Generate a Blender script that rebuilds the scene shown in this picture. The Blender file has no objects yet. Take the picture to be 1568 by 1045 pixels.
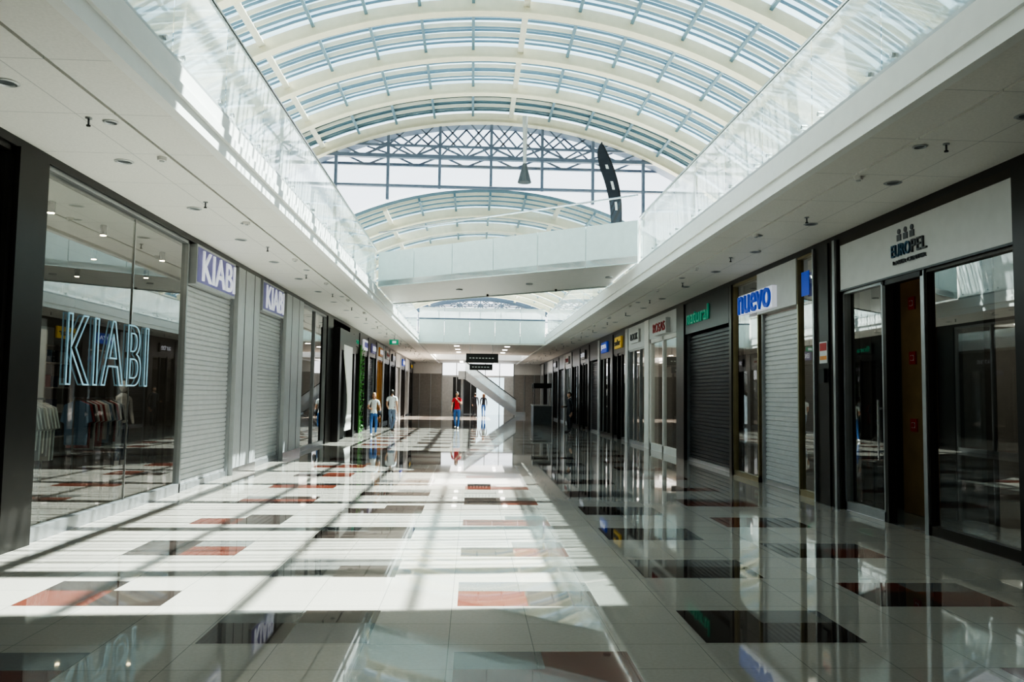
import bpy, bmesh, math, random
from mathutils import Vector, Matrix
random.seed(7)
scene = bpy.context.scene
XL, XR, AL, AR, ZC, ZF = -4.53, 5.47, -2.60, 3.54, 4.07, 4.45
CX = 0.47
Y0, Y1 = -6.0, 64.0

# ------------------------------------------------------------------ materials
def N(nt, t, **kw):
    n = nt.nodes.new(t)
    for k, v in kw.items():
        setattr(n, k, v)
    return n

def mat(name, col, rough=0.5, metal=0.0, var=0.08, scale=6.0, emis=None, estr=0.0, bump=0.0, spec=None):
    m = bpy.data.materials.new(name); m.use_nodes = True
    nt = m.node_tree; b = nt.nodes['Principled BSDF']
    tc = N(nt, 'ShaderNodeTexCoord'); no = N(nt, 'ShaderNodeTexNoise')
    no.inputs['Scale'].default_value = scale; no.inputs['Detail'].default_value = 5
    nt.links.new(tc.outputs['Object'], no.inputs['Vector'])
    cr = N(nt, 'ShaderNodeValToRGB')
    c = Vector(col)
    cr.color_ramp.elements[0].position = 0.3; cr.color_ramp.elements[1].position = 0.7
    cr.color_ramp.elements[0].color = (*(c*(1-var)), 1)
    cr.color_ramp.elements[1].color = (*[min(1, x*(1+var)) for x in c], 1)
    nt.links.new(no.outputs['Fac'], cr.inputs['Fac'])
    nt.links.new(cr.outputs['Color'], b.inputs['Base Color'])
    b.inputs['Roughness'].default_value = rough
    b.inputs['Metallic'].default_value = metal
    if spec is not None: b.inputs['Specular IOR Level'].default_value = spec
    if emis:
        b.inputs['Emission Color'].default_value = (*emis, 1)
        b.inputs['Emission Strength'].default_value = estr
    if bump:
        bp = N(nt, 'ShaderNodeBump'); bp.inputs['Strength'].default_value = bump
        bp.inputs['Distance'].default_value = 0.01
        nt.links.new(no.outputs['Fac'], bp.inputs['Height']); nt.links.new(bp.outputs['Normal'], b.inputs['Normal'])
    return m

def glass(name, tint=(0.9, 0.95, 0.95), f0=0.07, haze=0.0, hazecol=(0.9, 0.95, 0.95), streak=0.0, trl=.5):
    m = bpy.data.materials.new(name); m.use_nodes = True
    nt = m.node_tree; nt.nodes.clear()
    out = N(nt, 'ShaderNodeOutputMaterial')
    tr = N(nt, 'ShaderNodeBsdfTransparent'); tr.inputs['Color'].default_value = (*tint, 1)
    base = tr
    if haze > 0:
        df = N(nt, 'ShaderNodeBsdfDiffuse'); df.inputs['Color'].default_value = (*hazecol, 1)
        tl = N(nt, 'ShaderNodeBsdfTranslucent'); tl.inputs['Color'].default_value = (*hazecol, 1)
        mx = N(nt, 'ShaderNodeMixShader'); mx.inputs[0].default_value = trl
        nt.links.new(df.outputs[0], mx.inputs[1]); nt.links.new(tl.outputs[0], mx.inputs[2])
        m2 = N(nt, 'ShaderNodeMixShader'); m2.inputs[0].default_value = haze
        if streak:
            tc = N(nt, 'ShaderNodeTexCoord'); no = N(nt, 'ShaderNodeTexNoise'); no.inputs['Scale'].default_value = 1.3
            nt.links.new(tc.outputs['Object'], no.inputs['Vector'])
            mr = N(nt, 'ShaderNodeMapRange'); mr.inputs['From Min'].default_value = .3; mr.inputs['From Max'].default_value = .7
            mr.inputs['To Min'].default_value = haze-streak; mr.inputs['To Max'].default_value = haze+streak
            nt.links.new(no.outputs['Fac'], mr.inputs['Value']); nt.links.new(mr.outputs['Result'], m2.inputs[0])
        nt.links.new(tr.outputs[0], m2.inputs[1]); nt.links.new(mx.outputs[0], m2.inputs[2])
        base = m2
    gl = N(nt, 'ShaderNodeBsdfGlossy'); gl.inputs['Roughness'].default_value = 0.01
    gl.inputs['Color'].default_value = (1, 1, 1, 1)
    lw = N(nt, 'ShaderNodeLayerWeight'); lw.inputs['Blend'].default_value = 0.5
    pw = N(nt, 'ShaderNodeMath', operation='POWER'); pw.inputs[1].default_value = 4.0
    ml = N(nt, 'ShaderNodeMath', operation='MULTIPLY_ADD'); ml.inputs[1].default_value = 0.92-f0; ml.inputs[2].default_value = f0
    nt.links.new(lw.outputs['Facing'], pw.inputs[0]); nt.links.new(pw.outputs[0], ml.inputs[0])
    ms = N(nt, 'ShaderNodeMixShader')
    nt.links.new(ml.outputs[0], ms.inputs[0]); nt.links.new(base.outputs[0], ms.inputs[1]); nt.links.new(gl.outputs[0], ms.inputs[2])
    nt.links.new(ms.outputs[0], out.inputs['Surface'])
    return m

def tilemat(name, col, joint=(0.25, 0.25, 0.25), w=0.54, h=0.46, rough=0.07, mortar=0.004, var=0.06, squash_off=(0, 0, 0), spec=0.6, offset=0.0):
    m = bpy.data.materials.new(name); m.use_nodes = True
    nt = m.node_tree; b = nt.nodes['Principled BSDF']
    tc = N(nt, 'ShaderNodeTexCoord'); mp = N(nt, 'ShaderNodeMapping')
    mp.inputs['Location'].default_value = squash_off
    br = N(nt, 'ShaderNodeTexBrick'); br.offset = offset; br.squash = 1.0
    br.inputs['Scale'].default_value = 1.0; br.inputs['Brick Width'].default_value = w; br.inputs['Row Height'].default_value = h
    br.inputs['Mortar Size'].default_value = mortar; br.inputs['Mortar Smooth'].default_value = 0.0
    c = Vector(col)
    br.inputs['Color1'].default_value = (*(c*(1-var)), 1); br.inputs['Color2'].default_value = (*(c*(1+var)), 1)
    br.inputs['Mortar'].default_value = (*joint, 1)
    nt.links.new(tc.outputs['Object'], mp.inputs['Vector']); nt.links.new(mp.outputs[0], br.inputs['Vector'])
    no = N(nt, 'ShaderNodeTexNoise'); no.inputs['Scale'].default_value = 40; no.inputs['Detail'].default_value = 6
    nt.links.new(tc.outputs['Object'], no.inputs['Vector'])
    mr = N(nt, 'ShaderNodeMapRange'); mr.inputs['To Min'].default_value = 0.88; mr.inputs['To Max'].default_value = 1.1
    nt.links.new(no.outputs['Fac'], mr.inputs['Value'])
    mx = N(nt, 'ShaderNodeVectorMath', operation='SCALE')
    nt.links.new(br.outputs['Color'], mx.inputs[0]); nt.links.new(mr.outputs[0], mx.inputs['Scale'])
    nt.links.new(mx.outputs[0], b.inputs['Base Color'])
    b.inputs['Roughness'].default_value = rough; b.inputs['Specular IOR Level'].default_value = spec
    return m

M = {}
M['white'] = mat('white_paint', (.78, .76, .73), .5, var=.03)
M['ceil'] = tilemat('ceiling_panel', (.82, .79, .74), joint=(.54, .52, .50), w=1.2, h=1.2, rough=.5, mortar=.005, var=.01, spec=.4)
M['fascia'] = mat('fascia_white', (.84, .83, .80), .4, var=.02)
M['panel'] = mat('frosted_panel', (.74, .84, .83), .25, var=.03)
M['cream'] = mat('roof_cream', (.70, .63, .48), .45, var=.04)
M['creamd'] = mat('roof_cream_bar', (.62, .58, .48), .45, var=.04)
M['blueg'] = mat('mullion_bluegrey', (.15, .23, .28), .4, var=.05)
M['louv'] = mat('roof_louvre_dark', (.10, .125, .13), .5, var=.08)  # shade on the end-bay roof glass, put in as a dark colour
M['truss'] = mat('truss_steel', (.12, .15, .21), .45, var=.06)
M['dark'] = mat('dark_recess', (.03, .03, .03), .6)
M['black'] = mat('black_frame', (.018, .016, .015), .3, var=.1)
M['bronze'] = mat('bronze_frame', (.06, .052, .045), .3, metal=.6)
M['alu'] = mat('aluminium', (.42, .43, .44), .32, metal=.75, var=.05)
M['alul'] = mat('aluminium_light', (.50, .51, .51), .36, metal=.4, var=.04)
M['steel'] = mat('stainless', (.65, .66, .67), .2, metal=1)
M['shut'] = mat('shutter_grey', (.54, .54, .54), .40, metal=.3, var=.04)
M['shutd'] = mat('shutter_dark', (.04, .04, .045), .35, metal=.4)
M['gold'] = mat('brass_frame', (.28, .24, .14), .35, metal=.6)
M['wood'] = mat('wood_panel', (.24, .14, .065), .4, var=.2, scale=3)
M['glass'] = glass('shop_glass', (.64, .70, .67), .25)
M['bal'] = glass('balustrade_glass', (.84, .94, .94), .08, haze=.52, hazecol=(.95, .98, .98), streak=.08, trl=.30)
M['roofg'] = glass('roof_glass', (.64, .80, .85), .04, haze=.07, hazecol=(.60, .80, .86))
M['clear'] = glass('gable_glass', (.93, .95, .97), .04)
M['int'] = mat('interior_wall', (.28, .26, .24), .7)
M['intl'] = mat('light_wall', (.50, .49, .47), .5)
M['intd'] = mat('interior_dark', (.04, .04, .04), .7)
M['intf'] = mat('interior_floor', (.28, .27, .25), .12)
M['lamp'] = mat('warm_lamp', (1, .9, .7), .5, emis=(1, .78, .48), estr=30)
M['lampw'] = mat('white_lamp', (1, 1, 1), .5, emis=(1, .95, .88), estr=12)
M['lampc'] = mat('cool_letter', (.36, .58, .70), .4, emis=(.25, .58, .80), estr=.15)
M['signw'] = mat('sign_white', (.80, .80, .86), .4, emis=(.85, .88, 1), estr=.3)
M['purple'] = mat('sign_purple', (.22, .20, .45), .4)
M['blue'] = mat('sign_blue', (.02, .06, .42), .4, emis=(.03, .12, .7), estr=.2)
M['red'] = mat('sign_red', (.42, .03, .03), .4)
M['green'] = mat('sign_green', (.03, .34, .20), .4, emis=(.08, .7, .45), estr=.1)
M['yellow'] = mat('sign_yellow', (.75, .50, .05), .4, emis=(.9, .6, .05), estr=.1)
M['orange'] = mat('orange_trim', (.65, .26, .05), .4)
M['grey'] = mat('grey_letter', (.10, .11, .12), .4)
M['bluel'] = mat('dark_blue_letter', (.03, .10, .17), .4)
M['leaf'] = mat('leaf_green', (.06, .20, .04), .6, var=.4, scale=20)
M['pnl'] = mat('light_sign_panel', (.56, .56, .55), .35, var=.03)
M['navy'] = mat('banner_black', (.014, .018, .028), .6)
M['rubber'] = mat('rubber_black', (.02, .02, .02), .5)

# ------------------------------------------------------------------ mesh builder
class MB:
    def __init__(s):
        s.v = []; s.f = []; s.m = []; s.mats = []
    def mi(s, m):
        if isinstance(m, str): m = M[m]
        if m not in s.mats: s.mats.append(m)
        return s.mats.index(m)
    def poly(s, pts, m):
        i = len(s.v); s.v += [tuple(p) for p in pts]; s.f.append(tuple(range(i, i+len(pts)))); s.m.append(s.mi(m))
    def hexa(s, p, m):
        i = len(s.v); s.v += [tuple(q) for q in p]; k = s.mi(m)
        for f in ((0, 3, 2, 1), (4, 5, 6, 7), (0, 1, 5, 4), (1, 2, 6, 5), (2, 3, 7, 6), (3, 0, 4, 7)):
            s.f.append(tuple(i+a for a in f)); s.m.append(k)
    def box(s, x0, x1, y0, y1, z0, z1, m):
        if x0 > x1: x0, x1 = x1, x0
        if y0 > y1: y0, y1 = y1, y0
        s.hexa([(x0, y0, z0), (x1, y0, z0), (x1, y1, z0), (x0, y1, z0), (x0, y0, z1), (x1, y0, z1), (x1, y1, z1), (x0, y1, z1)], m)
    def sb(s, sd, d0, d1, y0, y1, z0, z1, m):
        w = XL if sd < 0 else XR
        s.box(w+sd*d0, w+sd*d1, y0, y1, z0, z1, m)
    def prism(s, pts, z0, z1, m):
        n = len(pts); i = len(s.v); k = s.mi(m)
        s.v += [(p[0], p[1], z0) for p in pts]+[(p[0], p[1], z1) for p in pts]
        s.f.append(tuple(reversed(range(i, i+n)))); s.m.append(k)
        s.f.append(tuple(range(i+n, i+2*n))); s.m.append(k)
        for a in range(n):
            b = (a+1) % n
            s.f.append((i+a, i+b, i+n+b, i+n+a)); s.m.append(k)
    def extr(s, pts, vec, m):
        n = len(pts); i = len(s.v); k = s.mi(m); vec = Vector(vec)
        s.v += [tuple(p) for p in pts]+[tuple(Vector(p)+vec) for p in pts]
        s.f.append(tuple(reversed(range(i, i+n)))); s.m.append(k)
        s.f.append(tuple(range(i+n, i+2*n))); s.m.append(k)
        for a in range(n):
            b = (a+1) % n
            s.f.append((i+a, i+b, i+n+b, i+n+a)); s.m.append(k)
    def cyl(s, p0, p1, r, m, n=10, r1=None):
        p0 = Vector(p0); p1 = Vector(p1); d = (p1-p0).normalized(); r1 = r if r1 is None else r1
        a = d.orthogonal().normalized(); b = d.cross(a); i = len(s.v); k = s.mi(m)
        for p, rr in ((p0, r), (p1, r1)):
            for j in range(n):
                t = 2*math.pi*j/n; s.v.append(tuple(p+a*math.cos(t)*rr+b*math.sin(t)*rr))
        for j in range(n):
            q = (j+1) % n; s.f.append((i+j, i+q, i+n+q, i+n+j)); s.m.append(k)
        s.f.append(tuple(reversed(range(i, i+n)))); s.m.append(k)
        s.f.append(tuple(range(i+n, i+2*n))); s.m.append(k)
    def bar(s, p0, p1, w, h, m, up=(0, 0, 1)):
        p0 = Vector(p0); p1 = Vector(p1); d = (p1-p0).normalized(); u = Vector(up)
        a = d.cross(u)
        if a.length < 1e-4: a = d.orthogonal()
        a.normalize(); b = a.cross(d).normalized(); a = a*w/2; b = b*h/2
        s.hexa([p0-a-b, p0+a-b, p0+a+b, p0-a+b, p1-a-b, p1+a-b, p1+a+b, p1-a+b], m)
    def ell(s, c, r, m, seg=16, rg=10, fn=None, keep=None):
        i = len(s.v); k = s.mi(m); U = []
        for a in range(rg+1):
            ph = math.pi*a/rg
            for b in range(seg):
                th = 2*math.pi*b/seg
                u = Vector((math.sin(ph)*math.cos(th), math.sin(ph)*math.sin(th), math.cos(ph))); U.append(u)
                q = fn(u.copy()) if fn else u
                s.v.append((c[0]+q[0]*r[0], c[1]+q[1]*r[1], c[2]+q[2]*r[2]))
        for a in range(rg):
            for b in range(seg):
                b2 = (b+1) % seg; q = (a*seg+b, (a+1)*seg+b, (a+1)*seg+b2, a*seg+b2)
                if keep:
                    cc = (U[q[0]]+U[q[1]]+U[q[2]]+U[q[3]])/4
                    if not keep(cc): continue
                s.f.append(tuple(i+x for x in q)); s.m.append(k)
    def arc(s, cx, apex, R, hw, y0, y1, t0, t1, m, n=40):
        cz = apex-R; am = math.asin(hw/R); k = s.mi(m); i = len(s.v)
        for j in range(n+1):
            a = -am+2*am*j/n; sx, sz = math.sin(a), math.cos(a)
            for (t, y) in ((t0, y0), (t1, y0), (t1, y1), (t0, y1)):
                s.v.append((cx+(R+t)*sx, y, cz+(R+t)*sz))
        for j in range(n):
            q = i+j*4
            for e in range(4):
                e2 = (e+1) % 4
                s.f.append((q+e, q+e2, q+4+e2, q+4+e)); s.m.append(k)
    def finish(s, name, parent=None, smooth=False, loc=None):
        me = bpy.data.meshes.new(name); me.from_pydata(s.v, [], s.f)
        for m in s.mats: me.materials.append(m)
        me.polygons.foreach_set('material_index', s.m)
        if smooth: me.polygons.foreach_set('use_smooth', [True]*len(s.f))
        me.update(); ob = bpy.data.objects.new(name, me); scene.collection.objects.link(ob)
        if parent: ob.parent = parent
        if loc: ob.location = loc
        return ob

def text(body, sd, d, ya, yb, z0, z1, m, parent=None, outline=0.0, ext=0.015, name='lettering'):
    cu = bpy.data.curves.new(name, 'FONT'); cu.body = body; cu.size = 1.0
    if outline:
        cu.fill_mode = 'NONE'; cu.bevel_depth = outline; cu.bevel_resolution = 1; cu.space_character = 1.12
    else:
        cu.extrude = ext
    cu.materials.append(M[m] if isinstance(m, str) else m)
    ob = bpy.data.objects.new(name, cu); scene.collection.objects.link(ob)
    bpy.context.view_layer.update()
    bb = [Vector(c) for c in ob.bound_box]
    x0 = min(c.x for c in bb); x1 = max(c.x for c in bb); y0 = min(c.y for c in bb); y1 = max(c.y for c in bb)
    sx = abs(yb-ya)/max(.01, x1-x0); sy = (z1-z0)/max(.01, y1-y0)
    w = XL if sd < 0 else XR
    if sd < 0: X, Z = Vector((0, 1, 0)), Vector((1, 0, 0)); ys = min(ya, yb)-x0*sx
    else: X, Z = Vector((0, -1, 0)), Vector((-1, 0, 0)); ys = max(ya, yb)+x0*sx
    mtx = Matrix.Identity(4)
    for r in range(3):
        mtx[r][0] = X[r]*sx; mtx[r][1] = (0, 0, 1)[r]*sy; mtx[r][2] = Z[r]
    mtx[0][3] = w+sd*d; mtx[1][3] = ys; mtx[2][3] = z0-y0*sy
    ob.matrix_world = mtx
    if parent:
        ob.parent = parent; ob.matrix_parent_inverse = parent.matrix_world.inverted()
    return ob

# ------------------------------------------------------------------ people
def skin_eval(pts, edges, rad, roots):
    me = bpy.data.meshes.new('tmp'); bm = bmesh.new()
    lay = bm.verts.layers.skin.verify()
    vs = [bm.verts.new(p) for p in pts]
    for a, b in edges: bm.edges.new((vs[a], vs[b]))
    for i, v in enumerate(vs):
        v[lay].radius = rad[i] if isinstance(rad[i], tuple) else (rad[i], rad[i])
        v[lay].use_root = i in roots
    bm.to_mesh(me); bm.free()
    ob = bpy.data.objects.new('tmp', me); scene.collection.objects.link(ob)
    sk = ob.modifiers.new('s', 'SKIN'); sk.use_smooth_shade = True; sk.branch_smoothing = .3
    su = ob.modifiers.new('u', 'SUBSURF'); su.levels = 2; su.render_levels = 2
    dg = bpy.context.evaluated_depsgraph_get(); ev = ob.evaluated_get(dg)
    m2 = bpy.data.meshes.new_from_object(ev)
    V = [v.co.copy() for v in m2.vertices]; F = [tuple(p.vertices) for p in m2.polygons]
    bpy.data.objects.remove(ob); bpy.data.meshes.remove(me); bpy.data.meshes.remove(m2)
    return V, F

def person(name, loc, rot, h, top, legs, shoe, hair, skin, arms, lg, longhair=False, longsleeve=False, female=False, bag=None):
    k = h/1.75
    P = []; E = []; Rd = []; lab = []; roots = set()
    def add(p, r, par=None, l=None):
        P.append(Vector(p)*k); Rd.append(tuple(x*k for x in r) if isinstance(r, tuple) else r*k)
        i = len(P)-1
        if par is None: roots.add(i)
        else: E.append((par, i)); lab.append((par, i, l))
        return i
    sw = .165 if female else .19
    pel = add((0, 0, .96), (.145, .10)); wa = add((0, 0, 1.12), (.115 if female else .135, .09), pel, 'top')
    ch = add((0, 0, 1.30), (.14 if female else .155, .105), wa, 'top'); nb = add((0, .01, 1.455), .062, ch, 'top')
    nk = add((0, .0, 1.56), .048, nb, 'skin')
    for s in (-1, 1):
        side = 'a' if s < 0 else 'b'
        A = arms[side]; el = Vector(A[0]); wr = Vector(A[1])
        sh = add((s*sw, 0, 1.425), .058, nb, 'top')
        S = Vector((s*sw, 0, 1.425)); mid = S.lerp(el, .5)
        mi_ = add(mid, .052, sh, 'top'); e = add(el, .040, mi_, 'top' if longsleeve else 'skin')
        m3 = add(el.lerp(wr, .4), .038, e, 'top' if longsleeve else 'skin')
        w = add(wr, .026, m3, 'top' if longsleeve else 'skin')
        d = (wr-el).normalized(); n = Vector((-s, 0, 0)); n = (n-d*n.dot(d)).normalized(); t = d.cross(n)
        if t.y > 0: t = -t
        pe = add(wr+d*.085, (.036, .017), w, 'skin')
        for f, (off, ln) in enumerate(((-.030, .062), (-.011, .078), (.009, .084), (.028, .075))):
            b0 = add(wr+d*.075+t*off, .0095)
            b1 = add(wr+d*(.085+ln*.45)+t*off*1.15+n*.006, .009, b0, 'skin')
            b2 = add(wr+d*(.085+ln*.78)+t*off*1.15+n*.022, .0085, b1, 'skin')
            add(wr+d*(.085+ln*.95)+t*off*1.15+n*.040, .007, b2, 'skin')
        b0 = add(wr+d*.03+t*.022, .011); b1 = add(wr+d*.06+t*.052+n*.008, .0105, b0, 'skin')
        add(wr+d*.095+t*.062+n*.018, .009, b1, 'skin')
        L = lg[side]; kn = Vector(L[0]); an = Vector(L[1])
        hp = add((s*.09, 0, .88), .092, pel, 'legs'); th = add(Vector((s*.09, 0, .88)).lerp(kn, .5), .078, hp, 'legs')
        kk = add(kn, .058, th, 'legs'); cf = add(kn.lerp(an, .35)+Vector((0, .015, 0)), .056, kk, 'legs')
        aa = add(an, .042, cf, 'legs'); he = add(an+Vector((0, -.03, -.045)), .042, aa, 'shoe')
        add(an+Vector((s*.015, -.17, -.06)), (.042, .028), he, 'shoe')
    V, F = skin_eval(P, E, Rd, roots)
    mb = MB(); mm = {'top': top, 'legs': legs, 'shoe': shoe, 'skin': skin}
    mb.v = [tuple(v) for v in V]
    for f in F:
        c = sum((V[i] for i in f), Vector())/len(f); best = None
        for a, b, l in lab:
            pa, pb = P[a], P[b]; ab = pb-pa; tt = max(0, min(1, (c-pa).dot(ab)/max(1e-9, ab.length_squared)))
            dd = (c-pa-ab*tt).length
            if best is None or dd < best[0]: best = (dd, l)
        l = best[1]
        if l == 'legs' and c.z > .93*k: l = 'top'
        mb.f.append(f); mb.m.append(mb.mi(mm[l]))
    hc = Vector((0, -.012, 1.645))*k
    def hd(u):
        if u.z < 0:
            u.x *= 1-.30*(-u.z)**1.5
            if u.y > 0: u.y *= 1-.35*(-u.z)
        if u.y < 0: u.y *= .93
        return u
    mb.ell(hc, (.074*k, .093*k, .113*k), skin, 20, 14, hd)
    z = hc.z; y = hc.y
    mb.extr([(-.012*k, y-.080*k, z-.028*k), (.012*k, y-.080*k, z-.028*k), (0, y-.112*k, z-.026*k)], (0, .012*k, .045*k), skin)
    eye = M['eye']
    for s in (-1, 1):
        mb.ell((s*.029*k, y-.077*k, z+.003*k), (.013*k, .008*k, .007*k), M['sclera'], 8, 6)
        mb.ell((s*.029*k, y-.084*k, z+.003*k), (.006*k, .004*k, .006*k), eye, 8, 6)
        mb.box(s*.016*k, s*.044*k, y-.088*k, y-.074*k, z+.020*k, z+.026*k, hair)
        mb.ell((s*.074*k, y+.008*k, z-.008*k), (.009*k, .018*k, .030*k), skin, 8, 8)
    mb.ell((0, y-.078*k, z-.055*k), (.024*k, .010*k, .007*k), M['lip'], 10, 6)
    mb.ell((0, y+.008*k, z+.012*k), (.083*k, .098*k, .116*k), hair, 20, 14,
           keep=lambda u: u.z > .48 or (u.y > .05 and u.z > (-.55 if not longhair else -.95)))
    if longhair:
        mb.ell((0, y+.055*k, z-.075*k), (.078*k, .045*k, .15*k), hair, 14, 10)
        for s in (-1, 1): mb.ell((s*.07*k, y+.02*k, z-.05*k), (.020*k, .035*k, .12*k), hair, 10, 8)
    if bag:
        mb.box(.16*k, .30*k, -.05*k, .09*k, .80*k, 1.05*k, bag)
        mb.bar((.2*k, .02*k, 1.05*k), (-.10*k, .03*k, 1.47*k), .03*k, .012*k, bag)
    mz = min(v[2] for v in mb.v)
    ob = mb.finish(name, smooth=True); ob.location = (loc[0], loc[1], -mz); ob.rotation_euler = (0, 0, rot)
    return ob
M['eye'] = mat('eye_dark', (.03, .02, .01), .3); M['sclera'] = mat('eye_white', (.8, .8, .8), .3)
M['lip'] = mat('lips', (.45, .16, .13), .5)
sk1 = mat('skin_light', (.55, .32, .22), .5, var=.04); sk2 = mat('skin_tan', (.42, .24, .16), .5, var=.04)
den = mat('denim_blue', (.05, .13, .32), .8, var=.2, scale=30); den2 = mat('denim_grey', (.16, .20, .28), .8, var=.15, scale=30)
tw = mat('tshirt_white', (.72, .74, .76), .8); tg = mat('tshirt_pale', (.58, .62, .62), .8)
tr_ = mat('blouse_red', (.55, .02, .03), .8); tb = mat('black_cloth', (.02, .02, .025), .8)
shw = mat('shoe_light', (.6, .6, .6), .6); shd = mat('shoe_dark', (.04, .03, .03), .6)
hb = mat('hair_brown', (.16, .08, .04), .6); hd_ = mat('hair_dark', (.02, .015, .01), .5); hl = mat('hair_blond', (.30, .18, .09), .6)
walkA = {'a': ((-.10, -.10, .50), (-.10, -.22, .12)), 'b': ((.10, -.04, .50), (.10, .26, .16))}
walkB = {'a': ((-.10, -.04, .50), (-.10, .24, .15)), 'b': ((.10, -.12, .50), (.10, -.24, .12))}
stand = {'a': ((-.11, -.02, .50), (-.13, .02, .10)), 'b': ((.11, -.03, .50), (.13, -.02, .10))}
armsW = {'a': ((-.25, .08, 1.14), (-.24, -.02, .90)), 'b': ((.25, -.03, 1.14), (.23, -.20, .95))}
armsB = {'a': ((-.24, .03, 1.14), (-.16, -.22, 1.12)), 'b': ((.25, .07, 1.14), (.25, .00, .89))}
armsF = {'a': ((-.25, .05, 1.15), (-.26, -.02, .90)), 'b': ((.24, -.10, 1.17), (.07, -.17, 1.36))}
person('walking_woman', (-3.62, 30.0), math.radians(10), 1.62, tg, den, shw, hl, sk1, armsB, walkA, longhair=True, female=True, bag=tb)
person('walking_man', (-3.35, 34.0), math.radians(165), 1.76, tw, den2, shd, hd_, sk2, armsW, walkB)
person('woman_in_red_blouse', (-.66, 37.0), math.radians(-8), 1.72, tr_, den, shw, hd_, sk1, armsF, walkB, longhair=True, female=True)
person('man_in_black', (4.25, 34.5), math.radians(-70), 1.74, tb, tb, shd, hd_, sk2, armsB, stand, longsleeve=True)
person('distant_shopper', (.25, 55.0), math.radians(170), 1.70, tb, tb, shd, hd_, sk2, armsW, walkA, longsleeve=True)
person('distant_shopper', (.85, 56.0), math.radians(175), 1.66, tb, den, shd, hb, sk1, armsW, walkB, longsleeve=True, female=True, longhair=True)

# ------------------------------------------------------------------ floor
SO = (3.36, -6.15, 0)
M['fl'] = tilemat('floor_marble', (.40, .368, .325), joint=(.20, .185, .17), w=.54, h=.4625, squash_off=SO, mortar=.0025, var=.03, rough=.028, spec=1.0)
M['flr'] = tilemat('floor_red', (.145, .045, .030), joint=(.06, .03, .02), w=.54, h=.4625, squash_off=SO, mortar=.0025, var=.14, rough=.028, spec=1.0)
M['fld'] = tilemat('floor_dark', (.052, .040, .035), joint=(.02, .02, .015), w=.54, h=.4625, squash_off=SO, mortar=.0025, var=.18, rough=.028, spec=1.0)
M['flg'] = tilemat('floor_grey', (.17, .165, .155), joint=(.08, .08, .07), w=.54, h=.4625, squash_off=SO, mortar=.0025, var=.12, rough=.028, spec=1.0)
xs = [XL]; cols = []
for k in range(5):
    s = -3.36+1.64*k; cols.append(s); xs += [s, s+.54, s+1.08]
xs.append(XR)
ys = {Y0, Y1}; units = []
for k in range(5):
    ph = 6.15 if k % 2 == 0 else 7.10
    for j in range(-7, 32):
        f = ph+1.85*j
        if f < Y0 or f+.8 > Y1: continue
        half = random.random() < .5
        if k % 2 == 0:
            lo = random.choice([('flr', 'flr'), ('flr', 'fld'), ('flr', 'flr'), ('fld', 'flr')]); up = random.choice(['fld', 'flr', 'flg'])
        else:
            lo = random.choice([('fld', 'fld'), ('fld', 'flg'), ('flg', 'fld')]); up = random.choice(['fld', 'flg', 'fld'])
        u2_ = 'flg' if random.random() < .55 else 'fl'
        units.append((k, f, lo, up, half, u2_)); ys |= {round(f, 3), round(f+.46, 3), round(f+.78, 3)}
ys = sorted(ys)
mb = MB()
for a in range(len(xs)-1):
    xc = (xs[a]+xs[a+1])/2
    kk = next((k for k in range(5) if cols[k] < xc < cols[k]+1.08), None)
    for b in range(len(ys)-1):
        yc = (ys[b]+ys[b+1])/2; m = 'fl'
        if kk is not None:
            lft = xc < cols[kk]+.54
            for (k, f, lo, up, half, u2_) in units:
                if k != kk: continue
                if f < yc < f+.46: m = lo[0 if lft else 1]
                elif f+.46 < yc < f+.78: m = up if lft == half else u2_
        mb.poly([(xs[a], ys[b], 0), (xs[a+1], ys[b], 0), (xs[a+1], ys[b+1], 0), (xs[a], ys[b+1], 0)], m)
mb.finish('floor')
for sd, nm in ((-1, 'left'), (1, 'right')):
    mb = MB(); w = XL if sd < 0 else XR
    mb.box(w, w+sd*6, Y0, Y1, -.1, -.002, 'intf'); mb.finish('floor_shop_'+nm)
    mb = MB(); mb.box(w+sd*5.2, w+sd*5.4, Y0, Y1, 0, ZC, 'int'); mb.finish('wall_'+nm)

# ------------------------------------------------------------------ ceiling slabs with slot
for sd, nm in ((-1, 'left'), (1, 'right')):
    w = XL if sd < 0 else XR; e = AL if sd < 0 else AR
    mb = MB()
    slot = e+sd*.62
    mb.box(w+sd*7, slot+sd*.035, Y0, Y1, ZC, ZF, 'ceil')
    mb.box(slot, e+sd*.10, Y0, Y1, ZC, ZF, 'ceil')
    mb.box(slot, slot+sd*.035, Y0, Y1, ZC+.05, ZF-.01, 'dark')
    mb.box(e+sd*.10, e, Y0, Y1, ZC-.05, ZF, 'fascia')
    mb.box(e, e-sd*.035, Y0, Y1, ZC+.10, ZC+.20, 'fascia')
    mb.finish('ceiling_'+nm)
mb = MB()
mb.box(AL, AR, Y0, -2.0, ZC, ZF, 'ceil'); mb.box(AL, AR, 38.7, 50, ZC, ZF, 'ceil'); mb.box(AL, AR, 57.5, Y1, ZC, ZF, 'ceil')
mb.box(AL, AR, 38.62, 38.7, ZC-.05, ZF, 'fascia')
mb.finish('ceiling_end')
mb = MB(); mb.box(XL-6, XR+6, Y0-.2, Y0, 0, 9, 'white'); mb.finish('wall_back')
mb = MB()
for (a, b) in ((XL-6, -2.4), (3.4, XR+6)):
    mb.box(a, b, Y1, Y1+.2, 0, 3.2, 'int'); mb.box(a, b, Y1, Y1+.2, 3.2, 7, 'white')
mb.box(-2.4, 3.4, Y1, Y1+.2, ZC, 7, 'white')
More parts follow.
